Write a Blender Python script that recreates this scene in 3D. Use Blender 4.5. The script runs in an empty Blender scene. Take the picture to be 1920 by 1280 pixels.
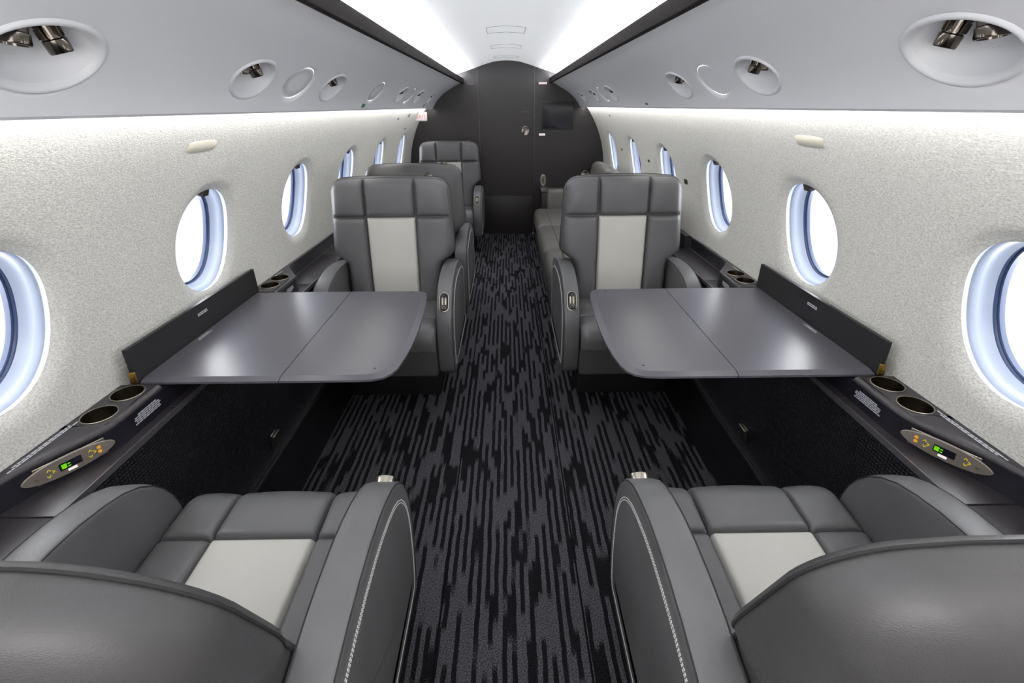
import bpy, bmesh, math, random
from mathutils import Vector, Matrix
random.seed(7)
sc = bpy.context.scene
COL = sc.collection
PI = math.pi

# ------------------------------------------------------------------ helpers
def lin(c):
    return tuple(((v/12.92) if v <= .04045 else ((v+.055)/1.055)**2.4) for v in c)
def srgb(r, g, b):
    return lin((r/255., g/255., b/255.))

def new_mat(name):
    m = bpy.data.materials.new(name); m.use_nodes = True
    nt = m.node_tree; b = nt.nodes['Principled BSDF']
    return m, nt, b
def N(nt, kind, **kw):
    n = nt.nodes.new(kind)
    for k, v in kw.items():
        if k in n.inputs: n.inputs[k].default_value = v
        else: setattr(n, k, v)
    return n
def simple(name, col, rough=.5, metal=0., spec=.5, bump=None, coat=0.):
    m, nt, b = new_mat(name)
    b.inputs['Base Color'].default_value = (*col, 1)
    b.inputs['Roughness'].default_value = rough
    b.inputs['Metallic'].default_value = metal
    b.inputs['Specular IOR Level'].default_value = spec
    b.inputs['Coat Weight'].default_value = coat
    tc = N(nt, 'ShaderNodeTexCoord'); nz = N(nt, 'ShaderNodeTexNoise', Scale=(bump[0] if bump else 60.), Detail=3.)
    nt.links.new(tc.outputs['Object'], nz.inputs['Vector'])
    bp = N(nt, 'ShaderNodeBump', Strength=(bump[1] if bump else .03), Distance=(bump[2] if bump else .0005))
    nt.links.new(nz.outputs['Fac'], bp.inputs['Height']); nt.links.new(bp.outputs['Normal'], b.inputs['Normal'])
    return m
def emit(name, col, strength):
    m, nt, b = new_mat(name)
    b.inputs['Base Color'].default_value = (0, 0, 0, 1)
    b.inputs['Emission Color'].default_value = (*col, 1)
    b.inputs['Emission Strength'].default_value = strength
    b.inputs['Specular IOR Level'].default_value = 0
    return m

def leather(name, col, rough=.42, var=.12, wr=.25):
    m, nt, b = new_mat(name)
    tc = N(nt, 'ShaderNodeTexCoord')
    vo = N(nt, 'ShaderNodeTexVoronoi', Scale=420.)
    n2 = N(nt, 'ShaderNodeTexNoise', Scale=26., Detail=4.)
    n3 = N(nt, 'ShaderNodeTexNoise', Scale=5., Detail=2.)
    mp = N(nt, 'ShaderNodeMapping'); mp.inputs['Scale'].default_value = (1, 1, 2.2)
    nt.links.new(tc.outputs['Object'], mp.inputs['Vector'])
    for n in (vo, n2): nt.links.new(mp.outputs['Vector'], n.inputs['Vector'])
    nt.links.new(tc.outputs['Object'], n3.inputs['Vector'])
    ad = N(nt, 'ShaderNodeMath', operation='MULTIPLY_ADD'); ad.inputs[1].default_value = wr*8
    nt.links.new(n2.outputs['Fac'], ad.inputs[0]); nt.links.new(vo.outputs['Distance'], ad.inputs[2])
    bp = N(nt, 'ShaderNodeBump', Strength=.22, Distance=.0012)
    nt.links.new(ad.outputs[0], bp.inputs['Height']); nt.links.new(bp.outputs['Normal'], b.inputs['Normal'])
    r = N(nt, 'ShaderNodeValToRGB')
    r.color_ramp.elements[0].color = (*[c*(1-var) for c in col], 1); r.color_ramp.elements[0].position = .3
    r.color_ramp.elements[1].color = (*[c*(1+var) for c in col], 1); r.color_ramp.elements[1].position = .7
    nt.links.new(n3.outputs['Fac'], r.inputs['Fac']); nt.links.new(r.outputs['Color'], b.inputs['Base Color'])
    b.inputs['Roughness'].default_value = rough
    b.inputs['Specular IOR Level'].default_value = .45
    return m

GREY = leather('grey_leather', srgb(94, 94, 96), .40)
GREYD = leather('dark_grey_leather', srgb(74, 73, 74), .42)
GREYIN = leather('arm_inner_leather', srgb(92, 91, 88), .5)
LIGHT = leather('light_leather', srgb(206, 204, 198), .48, .03, .15)
TAUPE = leather('taupe_leather', srgb(100, 98, 95), .45)
BLACK = simple('black_plastic', srgb(22, 22, 24), .45)
PIPE = simple('seam_piping', srgb(50, 49, 50), .8, spec=.15)
STITCH = simple('pale_stitch', srgb(215, 215, 212), .7)
NICKEL = simple('satin_nickel', srgb(178, 172, 160), .28, 1.)
DNICKEL = simple('dark_nickel', srgb(96, 90, 84), .18, 1.)
BRASS = simple('brass', srgb(170, 140, 80), .3, 1.)
SEATBASE = simple('seat_base_black', srgb(26, 26, 29), .5)
WHITEPL = simple('white_plastic', srgb(206, 209, 216), .42)
PSU = simple('overhead_panel_grey', srgb(243, 244, 248), .5)
BOWL = simple('light_bowl_white', srgb(226, 227, 231), .6)
CEIL = simple('ceiling_white_fill_glow', srgb(246, 247, 249), .55)
CEIL.node_tree.nodes['Principled BSDF'].inputs['Emission Color'].default_value = (.96, .98, 1, 1)  # ceiling is no lamp: its glow is added as soft fill for the cabin
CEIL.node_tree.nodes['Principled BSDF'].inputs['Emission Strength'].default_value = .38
REVEAL = simple('window_reveal_plastic', srgb(158, 167, 186), .35)  # blue tint puts the window-light shading into the plastic's colour
GASKET = simple('window_gasket_blue', srgb(58, 72, 104), .35)
CREAM = simple('cream_plastic', srgb(226, 221, 204), .5)
WHITETXT = simple('placard_white_print', srgb(205, 207, 215), .6)
SCREEN = simple('dark_glass_screen', srgb(16, 17, 28), .08)
PLAINC = simple('plain_black_carpet', srgb(24, 24, 27), .95, spec=.1, bump=(500., .8, .002))
GREENT = simple('green_print', srgb(50, 120, 90), .6)
REDT = simple('red_print', srgb(205, 40, 36), .6)
YEL = emit('yellow_print', srgb(225, 205, 60), .6)
ORG = emit('amber_print', srgb(240, 170, 60), .7)
LCD = emit('lime_lcd', srgb(150, 255, 30), .9)
LCDD = emit('lcd_green_glow', srgb(20, 70, 8), .5)
LITSIGN = emit('lit_white_sign', srgb(250, 240, 240), .9)

def wall_fabric():
    m, nt, b = new_mat('white_boucle_fabric')
    tc = N(nt, 'ShaderNodeTexCoord')
    mp = N(nt, 'ShaderNodeMapping'); mp.inputs['Scale'].default_value = (1, .42, 1.)
    nt.links.new(tc.outputs['Object'], mp.inputs['Vector'])
    a = N(nt, 'ShaderNodeTexNoise', Scale=360., Detail=3., Roughness=.65)
    c = N(nt, 'ShaderNodeTexNoise', Scale=130., Detail=4., Roughness=.6)
    for n in (a, c): nt.links.new(mp.outputs['Vector'], n.inputs['Vector'])
    mx = N(nt, 'ShaderNodeMath', operation='ADD')
    nt.links.new(a.outputs['Fac'], mx.inputs[0]); nt.links.new(c.outputs['Fac'], mx.inputs[1])
    bp = N(nt, 'ShaderNodeBump', Strength=.6, Distance=.0024)
    nt.links.new(mx.outputs[0], bp.inputs['Height']); nt.links.new(bp.outputs['Normal'], b.inputs['Normal'])
    r = N(nt, 'ShaderNodeValToRGB')
    r.color_ramp.elements[0].position = .35; r.color_ramp.elements[0].color = (*srgb(196, 194, 188), 1)
    r.color_ramp.elements[1].position = .62; r.color_ramp.elements[1].color = (*srgb(238, 237, 232), 1)
    nt.links.new(a.outputs['Fac'], r.inputs['Fac']); nt.links.new(r.outputs['Color'], b.inputs['Base Color'])
    b.inputs['Roughness'].default_value = .9; b.inputs['Specular IOR Level'].default_value = .15
    return m
WALLF = wall_fabric()

def dark_veneer(name, c0, c1, rough, stretch, sc_=60., spec=.5):
    m, nt, b = new_mat(name)
    tc = N(nt, 'ShaderNodeTexCoord')
    mp = N(nt, 'ShaderNodeMapping'); mp.inputs['Scale'].default_value = stretch
    nt.links.new(tc.outputs['Object'], mp.inputs['Vector'])
    a = N(nt, 'ShaderNodeTexNoise', Scale=sc_, Detail=5., Roughness=.7)
    nt.links.new(mp.outputs['Vector'], a.inputs['Vector'])
    r = N(nt, 'ShaderNodeValToRGB')
    r.color_ramp.elements[0].position = .35; r.color_ramp.elements[0].color = (*c0, 1)
    r.color_ramp.elements[1].position = .65; r.color_ramp.elements[1].color = (*c1, 1)
    nt.links.new(a.outputs['Fac'], r.inputs['Fac']); nt.links.new(r.outputs['Color'], b.inputs['Base Color'])
    bp = N(nt, 'ShaderNodeBump', Strength=.08, Distance=.0004)
    nt.links.new(a.outputs['Fac'], bp.inputs['Height']); nt.links.new(bp.outputs['Normal'], b.inputs['Normal'])
    b.inputs['Roughness'].default_value = rough; b.inputs['Specular IOR Level'].default_value = spec
    return m
VENEER = dark_veneer('espresso_veneer', srgb(24, 20, 21), srgb(38, 33, 34), .42, (6, 6, .35))
LEDGEM = dark_veneer('espresso_ledge', srgb(38, 35, 38), srgb(52, 48, 52), .33, (3, .4, 3))
TABLEM = dark_veneer('satin_charcoal_veneer', srgb(77, 76, 83), srgb(80, 79, 86), .3, (3, .4, 3), 40., .6)
RAILM = dark_veneer('rail_veneer', srgb(20, 17, 16), srgb(34, 29, 27), .75, (3, .3, 3), 60., .12)

def weave():
    m, nt, b = new_mat('black_woven_panel')
    tc = N(nt, 'ShaderNodeTexCoord')
    ck = N(nt, 'ShaderNodeTexVoronoi', Scale=95.); ck.inputs['Randomness'].default_value = .0
    nt.links.new(tc.outputs['Object'], ck.inputs['Vector'])
    bp = N(nt, 'ShaderNodeBump', Strength=1., Distance=.004); bp.invert = True
    nt.links.new(ck.outputs['Distance'], bp.inputs['Height']); nt.links.new(bp.outputs['Normal'], b.inputs['Normal'])
    r = N(nt, 'ShaderNodeValToRGB')
    r.color_ramp.elements[0].position = .1; r.color_ramp.elements[0].color = (*srgb(38, 40, 50), 1)
    r.color_ramp.elements[1].position = .55; r.color_ramp.elements[1].color = (*srgb(8, 8, 12), 1)
    nt.links.new(ck.outputs['Distance'], r.inputs['Fac']); nt.links.new(r.outputs['Color'], b.inputs['Base Color'])
    b.inputs['Roughness'].default_value = .4
    return m
WEAVE = weave()

def carpet():
    m, nt, b = new_mat('striped_charcoal_carpet')
    tc = N(nt, 'ShaderNodeTexCoord'); L = nt.links
    nz = N(nt, 'ShaderNodeTexNoise', Scale=14., Detail=3.)
    L.new(tc.outputs['Object'], nz.inputs['Vector'])
    sub = N(nt, 'ShaderNodeMath', operation='SUBTRACT'); sub.inputs[1].default_value = .5
    L.new(nz.outputs['Fac'], sub.inputs[0])
    sx = N(nt, 'ShaderNodeSeparateXYZ'); L.new(tc.outputs['Object'], sx.inputs[0])
    wob = N(nt, 'ShaderNodeMath', operation='MULTIPLY_ADD'); wob.inputs[1].default_value = .010
    L.new(sub.outputs[0], wob.inputs[0]); L.new(sx.outputs['X'], wob.inputs[2])
    dv = N(nt, 'ShaderNodeMath', operation='DIVIDE'); dv.inputs[1].default_value = .0138
    L.new(wob.outputs[0], dv.inputs[0])
    fl = N(nt, 'ShaderNodeMath', operation='FLOOR'); L.new(dv.outputs[0], fl.inputs[0])
    wn = N(nt, 'ShaderNodeTexWhiteNoise', noise_dimensions='1D'); L.new(fl.outputs[0], wn.inputs['W'])
    off = N(nt, 'ShaderNodeMath', operation='MULTIPLY'); off.inputs[1].default_value = 200.
    L.new(wn.outputs['Value'], off.inputs[0])
    sy = N(nt, 'ShaderNodeMath', operation='MULTIPLY_ADD'); sy.inputs[1].default_value = 2.9
    L.new(sx.outputs['Y'], sy.inputs[0]); L.new(off.outputs[0], sy.inputs[2])
    n1 = N(nt, 'ShaderNodeTexNoise', noise_dimensions='1D', Scale=1., Detail=1.); L.new(sy.outputs[0], n1.inputs['W'])
    # parity bias: alternate columns lean light / dark
    md = N(nt, 'ShaderNodeMath', operation='MODULO'); md.inputs[1].default_value = 2.; L.new(fl.outputs[0], md.inputs[0])
    ab = N(nt, 'ShaderNodeMath', operation='ABSOLUTE'); L.new(md.outputs[0], ab.inputs[0])
    bi = N(nt, 'ShaderNodeMath', operation='MULTIPLY_ADD'); bi.inputs[1].default_value = .20; L.new(ab.outputs[0], bi.inputs[0]); L.new(n1.outputs['Fac'], bi.inputs[2])
    fine = N(nt, 'ShaderNodeTexNoise', Scale=250., Detail=3.); L.new(tc.outputs['Object'], fine.inputs['Vector'])
    f2 = N(nt, 'ShaderNodeMath', operation='MULTIPLY_ADD'); f2.inputs[1].default_value = .10; L.new(fine.outputs['Fac'], f2.inputs[0]); L.new(bi.outputs[0], f2.inputs[2])
    r = N(nt, 'ShaderNodeValToRGB')
    e = r.color_ramp.elements; e[0].position = .60; e[0].color = (*srgb(25, 25, 29), 1); e[1].position = .655; e[1].color = (*srgb(80, 79, 84), 1)
    L.new(f2.outputs[0], r.inputs['Fac'])
    # pile speckle
    r2 = N(nt, 'ShaderNodeValToRGB'); e = r2.color_ramp.elements
    e[0].position = .38; e[0].color = (.35, .35, .35, 1); e[1].position = .64; e[1].color = (1.3, 1.3, 1.3, 1)
    L.new(fine.outputs['Fac'], r2.inputs['Fac'])
    mx = N(nt, 'ShaderNodeMix', data_type='RGBA', blend_type='MULTIPLY'); mx.inputs['Factor'].default_value = 1.
    L.new(r.outputs['Color'], mx.inputs['A']); L.new(r2.outputs['Color'], mx.inputs['B'])
    # seat-track seams
    ax = N(nt, 'ShaderNodeMath', operation='ABSOLUTE'); L.new(sx.outputs['X'], ax.inputs[0])
    s1 = N(nt, 'ShaderNodeMath', operation='SUBTRACT'); s1.inputs[1].default_value = .215; L.new(ax.outputs[0], s1.inputs[0])
    a2 = N(nt, 'ShaderNodeMath', operation='ABSOLUTE'); L.new(s1.outputs[0], a2.inputs[0])
    lt = N(nt, 'ShaderNodeMath', operation='LESS_THAN'); lt.inputs[1].default_value = .003; L.new(a2.outputs[0], lt.inputs[0])
    m2 = N(nt, 'ShaderNodeMix', data_type='RGBA'); L.new(lt.outputs[0], m2.inputs['Factor'])
    L.new(mx.outputs['Result'], m2.inputs['A']); m2.inputs['B'].default_value = (*srgb(14, 14, 17), 1)
    L.new(m2.outputs['Result'], b.inputs['Base Color'])
    ad = N(nt, 'ShaderNodeMath', operation='MULTIPLY_ADD'); ad.inputs[1].default_value = .35
    L.new(fine.outputs['Fac'], ad.inputs[2]); L.new(bi.outputs[0], ad.inputs[0])
    bp = N(nt, 'ShaderNodeBump', Strength=.7, Distance=.003); L.new(ad.outputs[0], bp.inputs['Height']); L.new(bp.outputs['Normal'], b.inputs['Normal'])
    b.inputs['Roughness'].default_value = .95; b.inputs['Specular IOR Level'].default_value = .08
    return m
CARPET = carpet()

def glass():
    m, nt, b = new_mat('window_glass')
    out = nt.nodes['Material Output']
    tr = N(nt, 'ShaderNodeBsdfTransparent'); gl = N(nt, 'ShaderNodeBsdfGlossy', Roughness=.02)
    mx = N(nt, 'ShaderNodeMixShader'); mx.inputs[0].default_value = .04; nt.links.new(tr.outputs[0], mx.inputs[1]); nt.links.new(gl.outputs[0], mx.inputs[2])
    nt.links.new(mx.outputs[0], out.inputs['Surface'])
    return m
GLASS = glass()

def tag(o, label=None, cat=None, group=None, kind=None):
    if label: o['label'] = label
    if cat: o['category'] = cat
    if group: o['group'] = group
    if kind: o['kind'] = kind
    return o
def emp(name, label, cat, loc=(0, 0, 0), rz=0, group=None, kind=None):
    o = bpy.data.objects.new(name, None); COL.objects.link(o)
    o.location = loc; o.rotation_euler = (0, 0, rz); o.empty_display_size = .1
    return tag(o, label, cat, group, kind)
def mobj(name, verts, faces, mat, parent=None, smooth=True, angle=40, local=True, fixn=True):
    me = bpy.data.meshes.new(name)
    if parent is not None and not local:      # verts given in world space
        M = world_inv(parent); verts = [M @ Vector(v) for v in verts]
    me.from_pydata([tuple(v) for v in verts], [], faces); me.update()
    if fixn:
        bm = bmesh.new(); bm.from_mesh(me); bmesh.ops.recalc_face_normals(bm, faces=bm.faces); bm.to_mesh(me); bm.free()
    if smooth:
        for p in me.polygons: p.use_smooth = True
        me.set_sharp_from_angle(angle=math.radians(angle))
    me.materials.append(mat)
    o = bpy.data.objects.new(name, me); COL.objects.link(o)
    if parent is not None: o.parent = parent
    return o
def world_mat(o):
    M = o.matrix_basis.copy() if o.type == 'EMPTY' or True else None
    M = Matrix.LocRotScale(o.location, o.rotation_euler, o.scale)
    return (world_mat(o.parent) @ M) if o.parent else M
def world_inv(o): return world_mat(o).inverted()

class MB:
    def __init__(s): s.v = []; s.f = []
    def add(s, V, F):
        n = len(s.v); s.v += [tuple(v) for v in V]; s.f += [tuple(i+n for i in f) for f in F]
    def box(s, a, b, M=None):
        V = [Vector((x, y, z)) for x in (a[0], b[0]) for y in (a[1], b[1]) for z in (a[2], b[2])]
        if M: V = [M @ v for v in V]
        s.add(V, [(0, 1, 3, 2), (4, 6, 7, 5), (0, 4, 5, 1), (2, 3, 7, 6), (0, 2, 6, 4), (1, 5, 7, 3)])
    def bbox(s, a, b, r, M=None):              # box with chamfered edges
        cx = [(a[i]+b[i])/2 for i in range(3)]; h = [abs(b[i]-a[i])/2 for i in range(3)]
        bm = bmesh.new(); bmesh.ops.create_cube(bm, size=2)
        for v in bm.verts: v.co = Vector((v.co.x*h[0], v.co.y*h[1], v.co.z*h[2]))
        bmesh.ops.bevel(bm, geom=bm.edges[:], offset=min(r, min(h)*.95), segments=3, profile=.5, affect='EDGES')
        bm.verts.index_update()
        V = [v.co+Vector(cx) for v in bm.verts]
        if M: V = [M @ v for v in V]
        s.add(V, [tuple(v.index for v in f.verts) for f in bm.faces]); bm.free()
    def lathe(s, prof, M, n=32, cap=(True, True)):      # prof: (r, h) along local z
        V = []; F = []
        for r, h in prof:
            for i in range(n):
                t = 2*PI*i/n; V.append(M @ Vector((r*math.cos(t), r*math.sin(t), h)))
        for k in range(len(prof)-1):
            for i in range(n):
                j = (i+1) % n; F.append((k*n+i, k*n+j, (k+1)*n+j, (k+1)*n+i))
        if cap[0]: F.append(tuple(range(n))[::-1])
        if cap[1]: F.append(tuple((len(prof)-1)*n+i for i in range(n)))
        s.add(V, F)
    def tube(s, pts, r, n=8, closed=False, cap=True):
        pts = [Vector(p) for p in pts]; m = len(pts); V = []; F = []
        up = Vector((0, 0, 1)); prev = None
        for i, p in enumerate(pts):
            a = pts[(i-1) % m] if (closed or i > 0) else p; b = pts[(i+1) % m] if (closed or i < m-1) else p
            t = (b-a); t = t.normalized() if t.length > 1e-9 else Vector((0, 1, 0))
            if prev is None:
                q = up if abs(t.z) < .9 else Vector((1, 0, 0)); u = t.cross(q).normalized()
            else:
                u = (prev-t*prev.dot(t)); u = u.normalized() if u.length > 1e-6 else t.cross(up).normalized()
            prev = u; w = t.cross(u)
            for k in range(n):
                th = 2*PI*k/n; V.append(p+u*(r*math.cos(th))+w*(r*math.sin(th)))
        for i in range(m if closed else m-1):
            j = (i+1) % m
            for k in range(n):
                l = (k+1) % n; F.append((i*n+k, i*n+l, j*n+l, j*n+k))
        if cap and not closed:
            F.append(tuple(range(n))[::-1]); F.append(tuple((m-1)*n+k for k in range(n)))
        s.add(V, F)
    def grid(s, fn, U, W):
        V = [fn(u, w) for u in U for w in W]; nw = len(W)
        F = [(i*nw+j, (i+1)*nw+j, (i+1)*nw+j+1, i*nw+j+1) for i in range(len(U)-1) for j in range(nw-1)]
        s.add(V, F)
    def build(s, name, mat, parent=None, **kw): return mobj(name, s.v, s.f, mat, parent, **kw)

def frange(a, b, n): return [a+(b-a)*i/n for i in range(n+1)]
def smooth01(t): t = max(0., min(1., t)); return t*t*(3-2*t)

# ------------------------------------------------------------------ camera
H_CAM = 1.43
f_px = 905.; th = math.atan(347/905.); ps = 7.4*math.cos(th)/905.; ro = .0075
cam = bpy.data.cameras.new('camera'); co = bpy.data.objects.new('camera', cam); COL.objects.link(co)
F_ = Vector((math.sin(ps)*math.cos(th), math.cos(ps)*math.cos(th), -math.sin(th)))
R_ = Vector((math.cos(ps), -math.sin(ps), 0)); U_ = R_.cross(F_)
R2 = R_*math.cos(ro)-U_*math.sin(ro); U2 = U_*math.cos(ro)+R_*math.sin(ro)
co.matrix_world = Matrix(((R2.x, U2.x, -F_.x, 0), (R2.y, U2.y, -F_.y, 0), (R2.z, U2.z, -F_.z, H_CAM), (0, 0, 0, 1)))
cam.sensor_width = 36.; cam.lens = f_px/1920.*36.; cam.shift_y = (546-640)/1920.
cam.clip_start = .02; cam.clip_end = 50
sc.camera = co

# ------------------------------------------------------------------ shell
Y0, YB = -.75, 5.664
RW, ZC = 1.10, .756
def wallpt(s, y, t, out=0.):                 # s side sign, t arc length from horizontal
    a = t/RW; return Vector((s*(RW+out)*math.cos(a), y, ZC+(RW+out)*math.sin(a)))
T0, T1 = -.14, RW*math.asin((1.515-ZC)/RW)
WINS = [.908, 1.692, 2.490, 3.315, 4.185, 5.09]
WT, WA, WB = RW*math.asin((.987-ZC)/RW), .158, .184
def hole_bay(mb, fn, y0, y1, t0, t1, yc, tc, a, b, lip, depth, nv=16, nh=22, ex=2.0, lipn=7, ringn=6):
    per = [(y0+(y1-y0)*i/nh, t0) for i in range(nh)]+[(y1, t0+(t1-t0)*i/nv) for i in range(nv)]
    per += [(y1-(y1-y0)*i/nh, t1) for i in range(nh)]+[(y0, t1-(t1-t0)*i/nv) for i in range(nv)]
    rings = []
    for k in range(lipn+1): rings.append(('e', lip*k/lipn))
    for k in range(1, ringn+1): rings.append(('r', k/ringn))
    n = len(per); V = []
    for kind, q in rings:
        for (py, pt) in per:
            dy, dt = py-yc, pt-tc; L = math.hypot(dy, dt); c, s_ = dy/L, dt/L
            r = 1./((abs(c)/a)**ex+(abs(s_)/b)**ex)**(1/ex)
            if kind == 'e':
                rr = r+q; o = depth*(1-q/lip)**2 if lip > 0 else 0
                V.append(fn(yc+c*rr, tc+s_*rr, o))
            else:
                rr = r+lip; V.append(fn(yc+c*rr+(py-yc-c*rr)*q, tc+s_*rr+(pt-tc-s_*rr)*q, 0.))
    F = [(k*n+i, k*n+(i+1) % n, (k+1)*n+(i+1) % n, (k+1)*n+i) for k in range(len(rings)-1) for i in range(n)]
    mb.add(V, F)
def ell(fn, yc, tc, a, b, o, n=64, ex=2.0):
    P = []
    for i in range(n):
        th_ = 2*PI*i/n; c, s_ = math.cos(th_), math.sin(th_)
        r = 1./((abs(c)/a)**ex+(abs(s_)/b)**ex)**(1/ex)
        P.append(fn(yc+c*r, tc+s_*r, o))
    return P
def loft(mb, rings, cap0=False, cap1=False):
    n = len(rings[0]); V = [p for r in rings for p in r]
    F = [(k*n+i, k*n+(i+1) % n, (k+1)*n+(i+1) % n, (k+1)*n+i) for k in range(len(rings)-1) for i in range(n)]
    if cap0: F.append(tuple(range(n))[::-1])
    if cap1: F.append(tuple((len(rings)-1)*n+i for i in range(n)))
    mb.add(V, F)

WEX = 2.15
widx = 0
for s, nm in ((-1, 'left'), (1, 'right')):
    mb = MB(); fn = lambda y, t, o, s=s: wallpt(s, y, t, o)
    edges = [Y0, .46]
    for i in range(len(WINS)-1): edges.append((WINS[i]+WINS[i+1])/2)
    edges.append(YB)
    mb.grid(lambda y, t: fn(y, t, 0), frange(Y0, .46, 10), frange(T0, T1, 16))
    for i, yc in enumerate(WINS):
        hole_bay(mb, fn, edges[i+1], edges[i+2], T0, T1, yc, WT, WA, WB, .05, .016, ex=WEX)
    w = mb.build('wall_'+nm, WALLF, fixn=False, angle=60); tag(w, kind='structure')
    for i, yc in enumerate(WINS):
        widx += 1
        P = wallpt(s, yc, WT)
        wo = emp('window_%d' % widx, None, None, P, kind='structure')
        def loc(pts, P=P): return [Vector(p)-P for p in pts]
        m1 = MB()
        rr = [(0., .0155), (-.001, .022), (-.002, .030), (.003, .034), (.006, .048), (.010, .060), (.018, .068), (.020, .0705), (.013, .074), (.014, .078)]
        loft(m1, [loc(ell(fn, yc, WT, WA-q, WB-q, o, ex=WEX)) for q, o in rr])
        m1.build('reveal', REVEAL, wo, fixn=False, angle=50)
        m2 = MB()
        rr = [(.0135, .0765), (.016, .075), (.019, .0765), (.0205, .081), (.023, .0795), (.026, .081), (.027, .086), (.0275, .092)]
        loft(m2, [loc(ell(fn, yc, WT, WA-q, WB-q, o, ex=WEX)) for q, o in rr])
        m2.build('gasket', GASKET, wo, fixn=False, angle=50)
        m3 = MB(); e = loc(ell(fn, yc, WT, WA-.026, WB-.026, .088, ex=WEX)); m3.add(e, [tuple(range(len(e)))])
        m3.build('glass_pane', GLASS, wo, smooth=False, fixn=False)
        # dark shade latch at the head of the opening
        m4 = MB()
        for (ya, yb, d0, d1, hh) in ((-.030, .030, .026, .062, .016), (-.018, .018, .018, .040, .024)):
            top = WT+WB-.001; V = []
            for yy in (ya, yb):
                for oo in (d0, d1):
                    for tt in (top, top-hh): V.append(wallpt(s, yc+yy, tt, oo)-P)
            m4.add(V, [(0, 1, 3, 2), (4, 6, 7, 5), (0, 4, 5, 1), (2, 3, 7, 6), (0, 2, 6, 4), (1, 5, 7, 3)])
        m4.build('shade_latch', simple('shade_latch_bronze', srgb(52, 45, 42), .3) if widx == 1 else bpy.data.materials['shade_latch_bronze'], wo, smooth=False)
        # daylight outside
        la = bpy.data.lights.new('daylight', 'AREA'); la.shape = 'ELLIPSE'; la.size = .44; la.size_y = .46
        la.energy = 3.6; la.color = (.95, .97, 1.)
        lo = bpy.data.objects.new('daylight', la); COL.objects.link(lo)
        Q = wallpt(s, yc, WT, .17); d = (wallpt(s, yc, WT, 0)-Q).normalized()
        lo.location = Q; lo.rotation_euler = d.to_track_quat('-Z', 'Y').to_euler()

# ceiling
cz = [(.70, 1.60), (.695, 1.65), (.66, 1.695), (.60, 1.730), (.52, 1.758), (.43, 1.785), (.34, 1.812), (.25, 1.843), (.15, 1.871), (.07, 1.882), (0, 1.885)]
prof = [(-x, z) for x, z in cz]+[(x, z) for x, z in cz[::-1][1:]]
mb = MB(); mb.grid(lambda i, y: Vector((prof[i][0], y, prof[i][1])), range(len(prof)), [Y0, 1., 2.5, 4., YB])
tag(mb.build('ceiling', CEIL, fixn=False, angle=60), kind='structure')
def ceil_z(x):
    x = abs(x)
    P = sorted(cz)
    for (a, za), (b, zb) in zip(P, P[1:]):
        if a <= x <= b: return za+(zb-za)*(x-a)/(b-a)
    return 1.62
for k, (ya, yb) in enumerate(((3.30, 3.56), (4.23, 4.45), (5.12, 5.30))):
    mb = MB()
    path = [(-.121, ya), (.121, ya), (.121, yb), (-.121, yb)]
    for (p, q) in zip(path, path[1:]+path[:1]):
        pts = [(p[0]+(q[0]-p[0])*t, p[1]+(q[1]-p[1])*t) for t in frange(0, 1, 8)]
        mb.tube([(x, y, ceil_z(x)-.0005) for x, y in pts], .0024, 6)
    o = mb.build('ceiling_hatch', simple('hatch_edge_%d' % k, srgb(190, 191, 196), .5))
    tag(o, ['faint rectangular hatch outline in the white ceiling, nearest the camera', 'faint rectangular hatch outline in the white ceiling, middle of the three',
            'faint rectangular hatch outline in the white ceiling, beside the dark bulkhead'][k], 'ceiling hatch', 'ceiling hatches')

# overhead side panels (profile, arc length param)
PP = [(.487, 1.672), (.505, 1.664), (.540, 1.646), (.571, 1.628), (.615, 1.604), (.655, 1.580), (.686, 1.558), (.715, 1.533), (.739, 1.511), (.762, 1.486), (.782, 1.460), (.795, 1.436), (.803, 1.419)]
PL = [0.]
for a, b in zip(PP, PP[1:]): PL.append(PL[-1]+math.hypot(b[0]-a[0], b[1]-a[1]))
PT = PL[-1]
def prof_at(t):
    t = max(0, min(PT, t))
    for i in range(len(PL)-1):
        if t <= PL[i+1]+1e-9:
            q = (t-PL[i])/(PL[i+1]-PL[i]); a, b = PP[i], PP[i+1]
            return (a[0]+(b[0]-a[0])*q, a[1]+(b[1]-a[1])*q)
def prof_n(t):                                  # outward (away from the cabin)
    a = prof_at(max(0, t-.02)); b = prof_at(min(PT, t+.02)); dx, dz = b[0]-a[0], b[1]-a[1]; L = math.hypot(dx, dz)
    return (-dz/L, dx/L)
def psupt(s, y, t, o=0.):
    x, z = prof_at(t); n = prof_n(t); return Vector((s*(x+n[0]*o), y, z+n[1]*o))
TP = PL[8]
PODS = [.868, 1.55, 2.235, 3.66, 4.36, 5.05]
OVALS = {-1: [1.88, 2.98, 3.97], 1: [1.88, 3.99]}
PA, PBB = .112, .070
PLACE = ['nearest the camera', 'above the folding table', 'just beyond the first oval cover', 'over the club seats at mid cabin', 'over the far seats', 'beside the dark bulkhead']
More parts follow.
